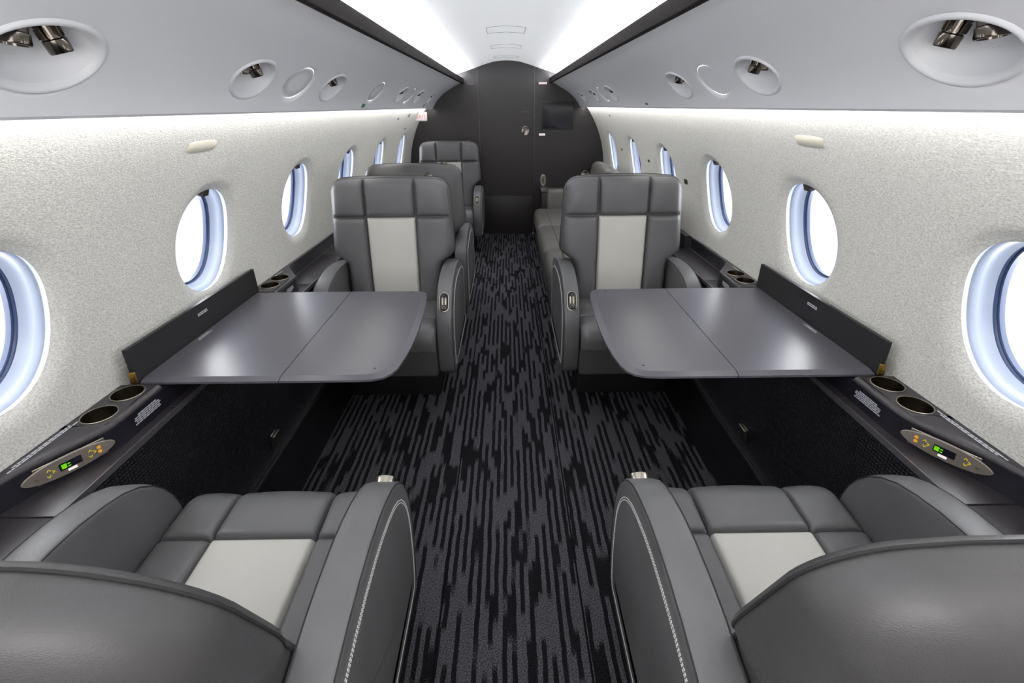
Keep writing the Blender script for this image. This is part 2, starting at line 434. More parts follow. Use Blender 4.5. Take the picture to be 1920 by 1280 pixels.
for s, nm in ((-1, 'left'), (1, 'right')):
    fn = lambda y, t, o, s=s: psupt(s, y, t, o)
    holes = sorted([(y, 'p') for y in PODS]+[(y, 'o') for y in OVALS[s]])
    mb = MB(); last = Y0
    for i, (y, k) in enumerate(holes):
        nxt = holes[i+1][0] if i+1 < len(holes) else 99
        a0 = max(last, y-.165) if i == 0 else max(last, y-.165); b0 = min(y+.165, (y+nxt)/2)
        if i == len(holes)-1: b0 = min(b0, YB)
        if a0 > last+1e-6: mb.grid(lambda yy, t: fn(yy, t, 0), frange(last, a0, 4), frange(0, PT, 20))
        if k == 'p': hole_bay(mb, fn, a0, b0, 0, PT, y, TP, PA, PBB, .010, .004, nv=20)
        else: hole_bay(mb, fn, a0, b0, 0, PT, y, TP, PA-.006, PBB-.003, .016, .007, nv=20)
        last = b0
    mb.grid(lambda yy, t: fn(yy, t, 0), frange(last, YB, 3), frange(0, PT, 20))
    # bottom return of the valence
    mb.add([(s*.803, Y0, 1.419), (s*.803, YB, 1.419), (s*.812, YB, 1.414), (s*.812, Y0, 1.414), (s*.822, YB, 1.424), (s*.822, Y0, 1.424), (s*.822, YB, 1.46), (s*.822, Y0, 1.46)],
           [(0, 1, 2, 3), (3, 2, 4, 5), (5, 4, 6, 7)])
    o = mb.build('trim_%d' % (1 if s < 0 else 2), PSU, fixn=False, angle=50); tag(o, kind='structure')
    # dark rail above it
    mb = MB(); mb.bbox((min(s*.462, s*.486), Y0, 1.661), (max(s*.462, s*.486), YB, 1.713), .004)
    tag(mb.build('trim_%d' % (3 if s < 0 else 4), RAILM), kind='structure')
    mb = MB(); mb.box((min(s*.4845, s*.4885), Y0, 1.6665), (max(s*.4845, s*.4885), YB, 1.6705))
    tag(mb.build('trim_%d' % (13 if s < 0 else 14), emit('edge_highlight_glow_'+nm, (.95, .97, 1.), .85), smooth=False), kind='structure')  # glowing strip paints the highlight line along the panel's top edge
    # cove light strips (ceiling wash and wall wash)
    mb = MB(); mb.box((min(s*.535, s*.565), Y0+.05, 1.664), (max(s*.535, s*.565), YB-.02, 1.670))
    o = mb.build('trim_%d' % (5 if s < 0 else 6), emit('ceiling_cove_led_%s' % nm, (.97, .98, 1.), 90.)); tag(o, kind='structure')
    mb = MB(); mb.box((min(s*.8225, s*.8265), Y0+.05, 1.429), (max(s*.8225, s*.8265), YB-.01, 1.441))
    o = mb.build('trim_%d' % (7 if s < 0 else 8), emit('wall_wash_led_%s' % nm, (1., .99, .97), 42.)); tag(o, kind='structure')
    # pods
    for i, y in enumerate(PODS):
        P = psupt(s, y, TP)
        pe = emp('reading_light_pod', 'recessed reading light pod in the %s overhead panel, %s' % (nm, PLACE[i]), 'reading light', P, group='overhead light pods')
        m1 = MB()
        rr = [(0.004, 0.003), (0.002, -.003), (-.002, -.0045), (-.006, -.003), (-.010, .002), (-.012, .006)]
        loft(m1, [[p-P for p in ell(fn, y, TP, PA+q, PBB+q, o)] for q, o in rr]); m1.build('rim', BOWL, pe, fixn=False, angle=80)
        nn = prof_n(TP); NV = Vector((s*nn[0], 0, nn[1]))
        m2 = MB(); rings = []
        for k in range(13):
            u = k/12.; r = math.cos(u*PI/2*.985); dpt = .006+.062*math.sin(u*PI/2)
            base = []
            for j in range(48):
                tt = 2*PI*j/48; yy = y+math.cos(tt)*(PA-.012)*r; t_ = TP-.010*math.sin(u*PI/2)+math.sin(tt)*(PBB-.012)*r
                base.append(psupt(s, yy, t_, .006)-P+NV*(dpt-.006))
            rings.append(base)
        loft(m2, rings, cap1=True); m2.build('bowl', BOWL, pe, fixn=False, angle=80)
        for kind, dy in (('reading_lamp', -.030 if s < 0 else -.030), ('air_nozzle', .034)):
            C = psupt(s, y+dy, TP-.018, .040)
            ax = Vector((s*(-.18 if kind == 'air_nozzle' else .1), (.25 if kind == 'air_nozzle' else -.12), -1)).normalized()
            M = Matrix.Translation(C-P) @ ax.to_track_quat('Z', 'Y').to_matrix().to_4x4()
            m3 = MB()
            if kind == 'reading_lamp':
                m3.lathe([(.024, -.012), (.025, -.008), (.020, -.006), (.0195, .010), (.0215, .012), (.0225, .026), (.0215, .029), (.018, .029), (.017, .022)], M, 28)
                part = m3.build(kind, DNICKEL, pe, angle=35)
                m4 = MB(); m4.lathe([(.0168, .021), (.0168, .0235)], M, 24); m4.build('lens', simple('lens', srgb(120, 122, 126), .1) if 'lens' not in bpy.data.materials else bpy.data.materials['lens'], part)
            else:
                m3.lathe([(.024, -.012), (.025, -.008), (.018, -.006), (.017, .006), (.0165, .014), (.0185, .016), (.0175, .034), (.016, .036), (.005, .037), (.0045, .030)], M, 28)
                part = m3.build(kind, DNICKEL, pe, angle=35)
                m4 = MB()
                for j in range(12):
                    t_ = 2*PI*j/12; R = Matrix.Rotation(t_, 4, 'Z'); m4.box((.0168, -.0012, -.003), (.0195, .0012, .012), M @ R)
                m4.build('grip_ribs', DNICKEL, part, smooth=False)
    for i, y in enumerate(OVALS[s]):
        mb = MB(); rr = [(-.003, .009), (-.006, .0068), (-.010, .006), (-.016, .0055)]; rings = [ell(fn, y, TP, PA+q, PBB+q, o) for q, o in rr]
        for k in (1, .6, .3): rings.append(ell(fn, y, TP, (PA-.016)*k, (PBB-.016)*k, .0055))
        loft(mb, rings, cap1=True); P = psupt(s, y, TP)
        o = mobj('oval_cover', [v-P if isinstance(v, Vector) else Vector(v)-P for v in mb.v], mb.f, PSU, fixn=False, angle=80); o.location = P
        lab = {(-1, 0): 'blank oval cover in the left overhead panel, nearest the camera', (-1, 1): 'blank oval cover in the left overhead panel alone above the green sticker',
               (-1, 2): 'blank oval cover in the left overhead panel among the far light pods', (1, 0): 'blank oval cover in the right overhead panel, nearest the camera',
               (1, 1): 'blank oval cover in the right overhead panel among the far light pods'}[(s, i)]
        tag(o, lab, 'oval cover', 'blank oval covers')

# bulkhead, with the aisle door
def outline_x(z):                                # half width of cabin section at z
    if z < .70: return 1.099
    if z < 1.46: return RW*math.cos(math.asin((z-ZC)/RW))+.004
    return None
mb = MB(); pts = []
zs = frange(0, 1.5, 24)
for z in zs: pts.append((RW*math.cos(math.asin(max(-1, min(1, (z-ZC)/RW)))), z))
pts += [(.69, 1.68), (.6, 1.735), (.5, 1.768), (.4, 1.797), (.302, 1.84)]
for s in (-1, 1):
    n = len(mb.v); L = [(s*.302, YB, 0)]+[(s*x, YB, z) for x, z in pts]
    mb.add(L, [tuple(range(len(L)))])
    mb.add([(s*.302, YB, 0), (s*.302, YB+.03, 0), (s*.302, YB+.03, 1.86), (s*.302, YB, 1.84)], [(0, 1, 2, 3)])
mb.add([(-.6, YB+.05, 0), (.6, YB+.05, 0), (.6, YB+.05, 2), (-.6, YB+.05, 2)], [(0, 1, 2, 3)])
tag(mb.build('wall_back', VENEER, smooth=False), kind='structure')
de = emp('door_1', None, None, (0, YB+.004, 0), kind='structure')
mb = MB(); mb.bbox((-.299, 0.002, -.004), (.299, .026, .455), .003); mb.build('kick_panel', VENEER, de)
mb = MB()
V = [(x, 0.002, .459) for x in (-.299, .299)]; top = [(x, 0.002, ceil_z(x)+.004) for x in frange(.299, -.299, 20)]
L = V+top; n = len(L); V2 = L+[(x, .026, z) for x, _, z in L]
mb.add(V2, [tuple(range(n)), tuple(range(2*n-1, n-1, -1))]+[(i, (i+1) % n, n+(i+1) % n, n+i) for i in range(n)])
mb.build('door_panel', VENEER, de, smooth=False)
mb = MB(); mb.box((-.3075, -.008, 0), (-.3015, .0, 1.826)); mb.box((.3015, -.008, 0), (.3075, .0, 1.826))
mb.build('edge_strips', simple('pewter_edge', srgb(88, 84, 86), .35, .6), de, smooth=False)
M = Matrix.Translation((.205, -.001, 1.173)) @ Matrix.Rotation(PI/2, 4, 'X') @ Matrix.Diagonal((.75, 1, 1, 1))
mb = MB(); mb.lathe([(.052, 0), (.052, .004), (.046, .007), (.040, .004), (.006, .003)], M, 32)
hd = mb.build('door_handle', NICKEL, de)
mb = MB(); mb.bbox((-.008, -.02, -.045), (.008, -.006, .035), .005, Matrix.Translation((.203, 0, 1.175)) @ Matrix.Rotation(.5, 4, 'Y')); mb.build('thumb_lever', DNICKEL, hd)
mb = MB(); mb.bbox((.165, -.004, 1.347), (.245, 0, 1.379), .003); sg = mb.build('occupied_indicator', simple('indicator_grey', srgb(100, 98, 100), .4, .4), de)
mb = MB(); mb.box((.172, -.0046, 1.352), (.238, -.004, 1.374)); mb.build('indicator_window', BLACK, sg, smooth=False)

mb = MB(); mb.add([(-1.12, Y0, 0), (1.12, Y0, 0), (1.12, Y0, 1.9), (-1.12, Y0, 1.9)], [(0, 1, 2, 3)])
tag(mb.build('wall_front', simple('galley_wall_grey', srgb(170, 170, 172), .6), smooth=False), kind='structure')
mb = MB(); mb.box((-.84, Y0, -.02), (.84, YB, 0)); tag(mb.build('floor', CARPET, smooth=False), kind='structure')

# monitor and bulkhead fittings
e = emp('wall_monitor', 'black flat screen monitor set flush in the dark bulkhead right of the door', 'monitor', (.56, YB, 1.33))
mb = MB(); mb.bbox((-.178, -.010, -.148), (.178, -.001, .148), .004); mb.build('bezel', BLACK, e)
mb = MB(); mb.box((-.166, -.0112, -.132), (.166, -.0101, .134)); mb.build('screen', SCREEN, e, smooth=False)
def lit_sign(x, z, w, h, lab):
    e = emp('lit_sign', lab, 'sign', (x, YB, z))
    mb = MB(); mb.bbox((-w/2-.004, -.006, -h/2-.004), (w/2+.004, -.0005, h/2+.004), .002); mb.build('housing', BLACK, e)
    mb = MB(); mb.box((-w/2, -.0075, -h/2), (w/2, -.0061, h/2)); mb.build('lit_face', LITSIGN, e, smooth=False)
    mb = MB()
    x0 = -w/2+.010
    while x0 < w/2-.014:
        ww = random.uniform(.006, .012); mb.box((x0, -.0080, -h*.16), (x0+ww, -.0076, h*.16)); x0 += ww+.003
    mb.build('red_lettering', simple('faint_red_print', srgb(225, 150, 150), .6), e, smooth=False)
lit_sign(.392, 1.659, .088, .022, 'small lit white sign high on the dark bulkhead above the monitor')
lit_sign(.392, 1.132, .066, .022, 'small lit white sign on the dark bulkhead just below the monitor')
mb = MB(); mb.bbox((-.425, YB-.004, 1.650), (-.345, YB-.0005, 1.657), .001)
tag(mb.build('bulkhead_slot', simple('grey_slot', srgb(110, 106, 110), .5)), 'thin grey slot plate high on the bulkhead left of the door', 'slot plate')
e = emp('latch_plate', 'pointed oval metal latch low on the bulkhead right of the door', 'latch', (.412, YB, .625))
M = Matrix.Rotation(PI/2, 4, 'X') @ Matrix.Diagonal((.5, 1, 1, 1))
mb = MB(); mb.lathe([(.070, 0.0005), (.070, .004), (.060, .006), (.056, .002), (.004, .002)], M, 32); mb.build('escutcheon', NICKEL, e)
mb = MB(); mb.bbox((-.006, -.014, -.035), (.006, -.003, .035), .004); mb.build('pull', DNICKEL, e)

# ------------------------------------------------------------------ greeked print
def print_lines(lines, o, u, v, h, name, parent, mat=WHITETXT, lead=1.6):
    mb = MB(); o = Vector(o); u = Vector(u).normalized(); v = Vector(v).normalized(); n = u.cross(v).normalized()*.0004
    for i, L in enumerate(lines):
        c = o-v*(i*h*lead); x = -L/2
        while x < L/2-h*.6:
            w = min(random.uniform(2.2, 6.)*h*.75, L/2-x)
            mb.add([c+u*x, c+u*(x+w), c+u*(x+w)+v*h, c+u*x+v*h]+[c+u*x+n, c+u*(x+w)+n, c+u*(x+w)+v*h+n, c+u*x+v*h+n],
                   [(0, 1, 2, 3), (4, 5, 6, 7)])
            x += w+h*.55
    return mb.build(name, mat, parent, smooth=False, local=False, fixn=False)

# ------------------------------------------------------------------ side ledges
ZL, ZS, XD = .702, .628, .960
for s, nm in ((-1, 'left'), (1, 'right')):
    le = emp('side_ledge', 'long dark veneer side ledge with cup holders running under the %s windows' % nm, 'ledge', (s*1.0, 1.52, 0))
    YE = YB-.004 if s < 0 else 2.785
    near = [(Y0+.02, 1.088), (.60, 1.088), (.74, 1.088), (.80, 1.082), (.85, 1.066), (.89, 1.046), (.93, 1.026), (.97, 1.005), (1.003, .9895), (1.03, .986), (1.05, .985), (1.0985, .985), (1.19, .985)]
    far = [(1.922, .985), (1.952, .985), (2.049, .985), (2.12, .986), (2.144, .990), (2.16, 1.003), (2.27, 1.075), (2.30, 1.086), (2.36, 1.090), (YE, 1.090)]
    CUPS = [(1.047, 1.146, 1.0985, 1.19), (1.046, 1.047, 1.003, 1.0985), (1.048, 2.000, 1.952, 2.049), (1.048, 2.098, 2.049, 2.144)]
    for path in (near, far):
        mb = MB()
        for (ya, xa), (yb, xb) in zip(path, path[1:]):
            nseg = 1
            wx = 1.098
            # rounded nose: top inset, nose, fascia
            def prof5(x): return [(wx, ZL), (x+.010, ZL), (x+.003, ZL-.003), (x, ZL-.010), (x, ZL-.014)]
            A, B = prof5(xa), prof5(xb); V = [(s*x, ya, z) for x, z in A]+[(s*x, yb, z) for x, z in B]
            cup = [c for c in CUPS if ya-1e-6 <= c[1] <= yb+1e-6 or (ya < c[1]+.04 and yb > c[1]-.04 and ya >= 1.0)]
            if cup and (ya >= 1.0029):
                V[0] = (s*1.0015, ya, ZL); V[5] = (s*1.0015, yb, ZL)
            mb.add(V, [(i, i+1, i+6, i+5) for i in range(4)])
        for (cx, cy, b0, b1) in CUPS:
            if (path is near) == (cy < 1.5):
                hole_bay(mb, lambda y, t, o: Vector((s*t, y, ZL-o)), b0, b1, 1.0015, 1.098, cy, cx, .0385, .0385, .002, .0, nv=12, nh=12, lipn=1, ringn=2)
        bm_ = mb.build('ledge_top', LEDGEM, le, local=False, fixn=False, angle=60)
        bm = bmesh.new(); bm.from_mesh(bm_.data); bmesh.ops.remove_doubles(bm, verts=bm.verts, dist=1e-5); bm.to_mesh(bm_.data); bm.free()
        for p in bm_.data.polygons: p.use_smooth = True
        bm_.data.set_sharp_from_angle(angle=math.radians(60))
        mb = MB()
        for (ya, xa), (yb, xb) in zip(path, path[1:]):
            V = [(s*(xa+.0015), ya, ZL-.014), (s*(xb+.0015), yb, ZL-.014), (s*(xb+.0015), yb, ZS), (s*(xa+.0015), ya, ZS)]
            mb.add(V, [(0, 1, 2, 3)])
        fo = mb.build('fascia', simple('black_lacquer_fascia', srgb(30, 30, 38), .28) if 'black_lacquer_fascia' not in bpy.data.materials else bpy.data.materials['black_lacquer_fascia'], le, local=False, fixn=False, angle=60)
        bm = bmesh.new(); bm.from_mesh(fo.data); bmesh.ops.remove_doubles(bm, verts=bm.verts, dist=1e-5); bm.to_mesh(fo.data); bm.free()
        for p in fo.data.polygons: p.use_smooth = True
        # shelf, split into lids
        cuts = [path[0][0], .10, .79, path[-1][0]] if path is near else [path[0][0], 2.22]+([2.72, 3.3, 3.98, 4.75] if s < 0 else [])+[path[-1][0]]
        for a, b in zip(cuts, cuts[1:]):
            mb = MB(); x0, x1 = sorted((s*XD, s*1.090)); mb.bbox((x0, a+.0015, ZS-.018), (x1, b-.0015, ZS), .002)
            mb.build('storage_lid', LEDGEM, le, local=False)
        mb = MB(); x0, x1 = sorted((s*(XD-.003), s*(XD+.001))); mb.box((x0, path[0][0], ZS-.016), (x1, path[-1][0], ZS+.001))
        mb.build('metal_edge_strip', simple('pale_edge', srgb(128, 126, 130), .3, .7) if 'pale_edge' not in bpy.data.materials else bpy.data.materials['pale_edge'], le, local=False, smooth=False)
    mb = MB(); x0, x1 = sorted((s*.9865, s*1.09)); mb.box((x0, 1.19, ZS), (x1, 1.922, ZL-.014)); mb.build('table_bay', bpy.data.materials['black_lacquer_fascia'], le, local=False, smooth=False)
    mb = MB(); x0, x1 = sorted((s*XD, s*1.09)); mb.bbox((x0, 1.1915, ZS-.018), (x1, 1.9205, ZS), .002); mb.build('storage_lid', LEDGEM, le, local=False)
    mb = MB(); x0, x1 = sorted((s*(XD-.003), s*(XD+.001))); mb.box((x0, 1.19, ZS-.016), (x1, 1.922, ZS+.001)); mb.build('metal_edge_strip', bpy.data.materials['pale_edge'], le, local=False, smooth=False)
    # cup holders
    for k, (cx, cy, _b, _c) in enumerate(CUPS):
        M = Matrix.Translation((s*cx, cy, ZL+.0005))
        mb = MB(); mb.lathe([(.0402, -.0004), (.0408, .0010), (.0402, .0022), (.0390, .0026), (.0378, .0018), (.0375, -.0004)], M, 40, cap=(False, False))
        ch = mb.build('cup_holder', NICKEL, le, local=False, angle=80)
        ch['label'] = 'round metal lined cup holder'
        mb = MB(); mb.lathe([(.0372, .0026), (.0368, -.010), (.0362, -.052), (.033, -.055)], M, 40, cap=(False, True))
        w = mb.build('well', bpy.data.materials.get('cup_well') or simple('cup_well', srgb(112, 102, 88), .3, 1.), ch, local=False)
    # print on ledge and fascia
    print_lines([.185, .150], (s*1.081, .930, ZL+.0006), (0, -s, 0) if s < 0 else (0, -1, 0), (s*-1, 0, 0) if s < 0 else (1, 0, 0), .0040, 'placard_print', le)
    print_lines([.07, .095, .10, .088, .10], (s*.9836, 1.120, ZL-.028), (0, 1, 0) if s < 0 else (0, -1, 0), (0, 0, 1), .0035, 'placard_print', le)
    print_lines([.085], (s*1.083, 2.16, ZL+.0006), (0, 1, 0), (-s, 0, 0), .005, 'placard_print', le)
    print_lines([.06, .07, .07, .05], (s*.9846, 2.045, ZL-.030), (0, 1, 0), (0, 0, 1), .0035, 'placard_print', le)
    # clasp by the far unit
    mb = MB(); mb.bbox((-.004, -.03, -.006), (.004, .03, .006), .003, Matrix.Translation((s*1.035, 2.185, .652)) @ Matrix.Rotation(-s*.5, 4, 'Z') @ Matrix.Rotation(.5, 4, 'X'))
    mb.tube([(s*1.02, 2.17, .64), (s*1.04, 2.20, .668), (s*1.055, 2.22, .675)], .003)
    mb.build('clasp', NICKEL, le, local=False)
    # control panel on the near fascia
    pa = Vector((s*.9845+0, .998, .663)); pb = Vector((s*1.074, .845, .663))
    u = (pb-pa).normalized(); c = (pa+pb)/2+Vector((-s*.004, -.003, 0)); zax = Vector((0, 0, 1)); nrm = u.cross(zax).normalized()
    if nrm.x*s > 0: nrm = -nrm
    tilt = Matrix.Rotation(0, 3, 'X')
    F3 = Matrix((u, zax, nrm)).transposed().to_4x4(); F3 = Matrix.Translation(c) @ F3
    Lh = (pb-pa).length/2*1.0
    def plate(a, b, z0, z1, n=56, p=1.7):
        P = []
        for i in range(n):
            t = 2*PI*i/n; ct, st = math.cos(t), math.sin(t)
            P.append((a*math.copysign(abs(ct)**(.9), ct), b*math.copysign(abs(st)**1.15, st)))
        return [[F3 @ Vector((x, y, z0)) for x, y in P], [F3 @ Vector((x, y, z1-.001)) for x, y in P], [F3 @ Vector((x*.985, y*.95, z1)) for x, y in P]]
    mb = MB(); loft(mb, plate(Lh, .0235, 0, .005), cap0=True, cap1=True)
    cp = mb.build('control_panel', simple('champagne_metal', srgb(150, 141, 134), .35, .5) if 'champagne_metal' not in bpy.data.materials else bpy.data.materials['champagne_metal'], le, local=False, angle=30)
    cp['label'] = 'champagne oval control panel'
    fl = 1 if s < 0 else -1      # reading direction along u: in both photos the lit digits sit on opposite sides
    def bx(x0, x1, y0, y1, z0, z1): 
        m_ = MB(); V = [F3 @ Vector((x, y, z)) for x in (x0, x1) for y in (y0, y1) for z in (z0, z1)]
        m_.add(V, [(0, 1, 3, 2), (4, 6, 7, 5), (0, 4, 5, 1), (2, 3, 7, 6), (0, 2, 6, 4), (1, 5, 7, 3)]); return m_
    dsp = bx(-.020, .022, -.0085, .0095, .0045, .0056).build('display', SCREEN, cp, local=False, smooth=False)
    # lit block at camera-left end of the display
    q = 1 if s < 0 else -1                       # local +x (u) points toward the camera; for left side that is screen-left
    m_ = MB()
    g0 = bx(*sorted((q*.020, q*.004)), -.0065, .0075, .0056, .0058).build('lit_area', LCDD, dsp, local=False, smooth=False)
    for r_ in range(4):
        yy = -.0050+r_*.0030; b_ = bx(*sorted((q*.018, q*.0085)), yy, yy+.0017, .0058, .0060); m_.add(b_.v, b_.f)
    for r_ in (0, 2):
        yy = -.0045+r_*.0032; b_ = bx(*sorted((q*.0065, q*.0015)), yy, yy+.0019, .0058, .0060); m_.add(b_.v, b_.f)
    m_.build('digits', LCD, dsp, local=False, smooth=False)
    # buttons: arrows
    def arrow(cx, cy, a, mat, nm_):
        m_ = MB(); r = .0054
        for k in (-1, 1):
            d0 = Vector((0, 0)); ang = a+k*.6
            p0 = Vector((cx+math.cos(a)*r*.6, cy+math.sin(a)*r*.6)); p1 = p0-Vector((math.cos(ang), math.sin(ang)))*r*1.1
            w = Vector((-(p1-p0).y, (p1-p0).x)).normalized()*.0008
            V = [F3 @ Vector((*(p), .0062)) for p in (p0+w, p1+w, p1-w, p0-w)]+[F3 @ Vector((*(p), .0048)) for p in (p0+w, p1+w, p1-w, p0-w)]
            m_.add(V, [(0, 1, 2, 3), (4, 5, 6, 7), (0, 1, 5, 4), (2, 3, 7, 6), (1, 2, 6, 5), (3, 0, 4, 7)])
        m_.build(nm_, mat, cp, local=False, smooth=False)
    for base in (.040, -.038):
        arrow(base, .006, PI/2, YEL, 'button'); arrow(base+.002, -.007, -PI/2, YEL, 'button'); arrow(base-.007*q, 0, PI if q > 0 else 0, YEL, 'button')
    for yy in (-.005, .006):
        m_ = MB(); m_.lathe([(.0042, .0048), (.0042, .006), (.0036, .0064), (.0028, .0058), (.0008, .0058)], F3 @ Matrix.Translation((-.055*1.0, yy, 0)), 16); m_.build('button', ORG, cp, local=False)
    m_ = MB(); m_.lathe([(.0042, .0048), (.0042, .0064), (.0026, .0068), (.0024, .003)], F3 @ Matrix.Translation((.062, -.002, 0)), 20, cap=(True, True)); m_.build('headphone_jack', NICKEL, cp, local=False)
    lb = bx(-.008*1, .009, -.0165, -.0105, .0048, .0056).build('label_strip', LITSIGN, cp, local=False, smooth=False)
    # back plate peeking out behind
    mb = MB()
    mb.bbox((-Lh*.80, -.0205, -.001), (Lh*.72, .0225, .002), .002, F3); mb.build('back_plate', NICKEL, cp, local=False)
    # dado (woven), kick trim and plain carpet cove
    mb = MB(); ye = YB-.002
    mb.grid(lambda y, z: Vector((s*XD, y, z)), frange(Y0+.01, ye, 6), [.0, .105, ZS-.018])
    o = mb.build('baseboard_'+nm, WEAVE, smooth=False, fixn=False); tag(o, kind='structure')
    mb = MB(); x0, x1 = sorted((s*(XD-.016), s*(XD-.001))); mb.bbox((x0, Y0+.01, .088), (x1, ye, .106), .004)
    tag(mb.build('trim_%d' % (9 if s < 0 else 10), simple('ribbed_black_trim_'+nm, srgb(36, 36, 40), .6)), kind='structure')
    mb = MB(); mb.add([(s*.836, Y0+.01, 0.0), (s*.836, ye, 0.0), (s*.90, ye, .010), (s*.90, Y0+.01, .010), (s*.953, ye, .090), (s*.953, Y0+.01, .090)], [(0, 1, 2, 3), (3, 2, 4, 5)])
    tag(mb.build('trim_%d' % (11 if s < 0 else 12), PLAINC, smooth=False, fixn=False), kind='structure')
    mb = MB(); x0, x1 = sorted((s*(XD-.004), s*XD)); mb.bbox((x0, 1.605, .135), (x1, 1.650, .205), .002)
    x0, x1 = sorted((s*(XD-.018), s*(XD-.003))); mb.bbox((x0, 1.600, .192), (x1, 1.655, .204), .003)
    tag(mb.build('panel_latch', NICKEL), 'small metal latch low on the %s black woven side panel under the table' % nm, 'latch', 'side panel latches')
    # cream slot covers above window 2 and small wall plates
    fnw = lambda y, t, o, s=s: wallpt(s, y, t, o)
    def wplate(name, yc, zc, wy, hz, mat, lab, cat, th_=.003, ex=5., group=None):
        t = RW*math.asin((zc-ZC)/RW); mb = MB()
        loft(mb, [ell(fnw, yc, t, wy/2, hz/2, .001, 40, ex), ell(fnw, yc, t, wy/2, hz/2, -th_, 40, ex), ell(fnw, yc, t, wy/2-.002, hz/2-.002, -th_-.001, 40, ex)], cap1=True)
        return tag(mb.build(name, mat, fixn=False, angle=50), lab, cat, group)
    wplate('slot_cover', 1.565, 1.322, .150, .038, CREAM, 'long cream slot cover set in the white %s wall above the second window' % nm, 'slot cover', group='cream slot covers', th_=.0012)
# small stickers and switches on walls/overhead
def sticker(s, y, t, w, h, mat, name, lab, cat):
    V = [psupt(s, y+a*w/2, t+b*h/2, -.0015) for a, b in ((-1, -1), (1, -1), (1, 1), (-1, 1))]; V2 = [psupt(s, y+a*w/2, t+b*h/2, .001) for a, b in ((-1, -1), (1, -1), (1, 1), (-1, 1))]
    mb = MB(); mb.add(V+V2, [(0, 1, 2, 3), (4, 5, 6, 7), (0, 1, 5, 4), (1, 2, 6, 5), (2, 3, 7, 6), (3, 0, 4, 7)]); return tag(mb.build(name, mat, smooth=False), lab, cat)
GR = simple('sticker_grey', srgb(110, 112, 112), .5)
sticker(-1, 2.87, PT-.022, .06, .022, GREENT, 'sticker', 'tiny green sticker on the lower edge of the left overhead panel', 'sticker')
sticker(1, 2.93, PT-.020, .05, .012, GR, 'sticker', 'tiny grey sticker on the lower edge of the right overhead panel', 'sticker')
sticker(-1, 4.95, PT-.025, .05, .03, GR, 'sticker', 'small grey sticker on the left overhead panel under the farthest light pod', 'sticker')
def wallplate(s, yc, zc, wy, hz, mat, name, lab, cat):
    fnw = lambda y, t, o: wallpt(s, y, t, o); t = RW*math.asin((zc-ZC)/RW); mb = MB()
    loft(mb, [ell(fnw, yc, t, wy/2, hz/2, .001, 28, 6.), ell(fnw, yc, t, wy/2, hz/2, -.003, 28, 6.)], cap1=True)
    return tag(mb.build(name, mat, fixn=False, angle=50), lab, cat)
wallplate(-1, 4.42, 1.335, .06, .018, GR, 'wall_switch', 'small grey switch plate on the left wall, nearer the camera of the far pair', 'switch')
wallplate(-1, 4.86, 1.355, .07, .035, GR, 'wall_switch', 'larger grey switch plate on the left wall beside the exit sign', 'switch')
wallplate(-1, 4.95, 1.235, .035, .014, BLACK, 'wall_button', 'tiny black button on the left wall above the last window', 'button')
wallplate(1, 4.62, 1.345, .05, .016, GR, 'wall_switch', 'small grey switch plate high on the right wall near the far end', 'switch')
wallplate(1, 4.62, 1.05, .035, .018, BLACK, 'wall_button', 'small black button between the two farthest right windows', 'button')
wallplate(1, 3.72, 1.04, .035, .020, BLACK, 'wall_button', 'small black button between the fourth and fifth right windows', 'button')
wallplate(1, 2.93, 1.00, .05, .03, BLACK, 'wall_button', 'small black button left of the third right window above the seat', 'button')

mb = MB(); mb.box((.9605, 2.786, .588), (1.090, YB-.002, .606)); mb.box((1.055, 2.786, .606), (1.090, YB-.002, .702))
tag(mb.build('trim_15', LEDGEM, smooth=False), kind='structure')
# exit sign blade
e = emp('exit_sign', 'white exit sign with red letters sticking out at the far end of the left wall', 'exit sign', (-.905, 5.36, 1.335))
mb = MB(); mb.bbox((-.075, -.012, -.045), (.075, .012, .045), .02); mb.build('sign_body', simple('exit_sign_white', srgb(250, 248, 246), .4), e)
tx = bpy.data.curves.new('exit_text', 'FONT'); tx.body = 'EXIT'; tx.size = .052; tx.align_x = 'CENTER'; tx.align_y = 'CENTER'; tx.extrude = .0006
to = bpy.data.objects.new('tmp', tx); COL.objects.link(to); dg = bpy.context.evaluated_depsgraph_get()
me = bpy.data.meshes.new_from_object(to.evaluated_get(dg)); bpy.data.objects.remove(to)
me.materials.clear(); me.materials.append(REDT)
o = bpy.data.objects.new('exit_lettering', me); COL.objects.link(o); o.parent = e; o.rotation_euler = (PI/2, 0, 0); o.location = (.008, -.0128, 0)

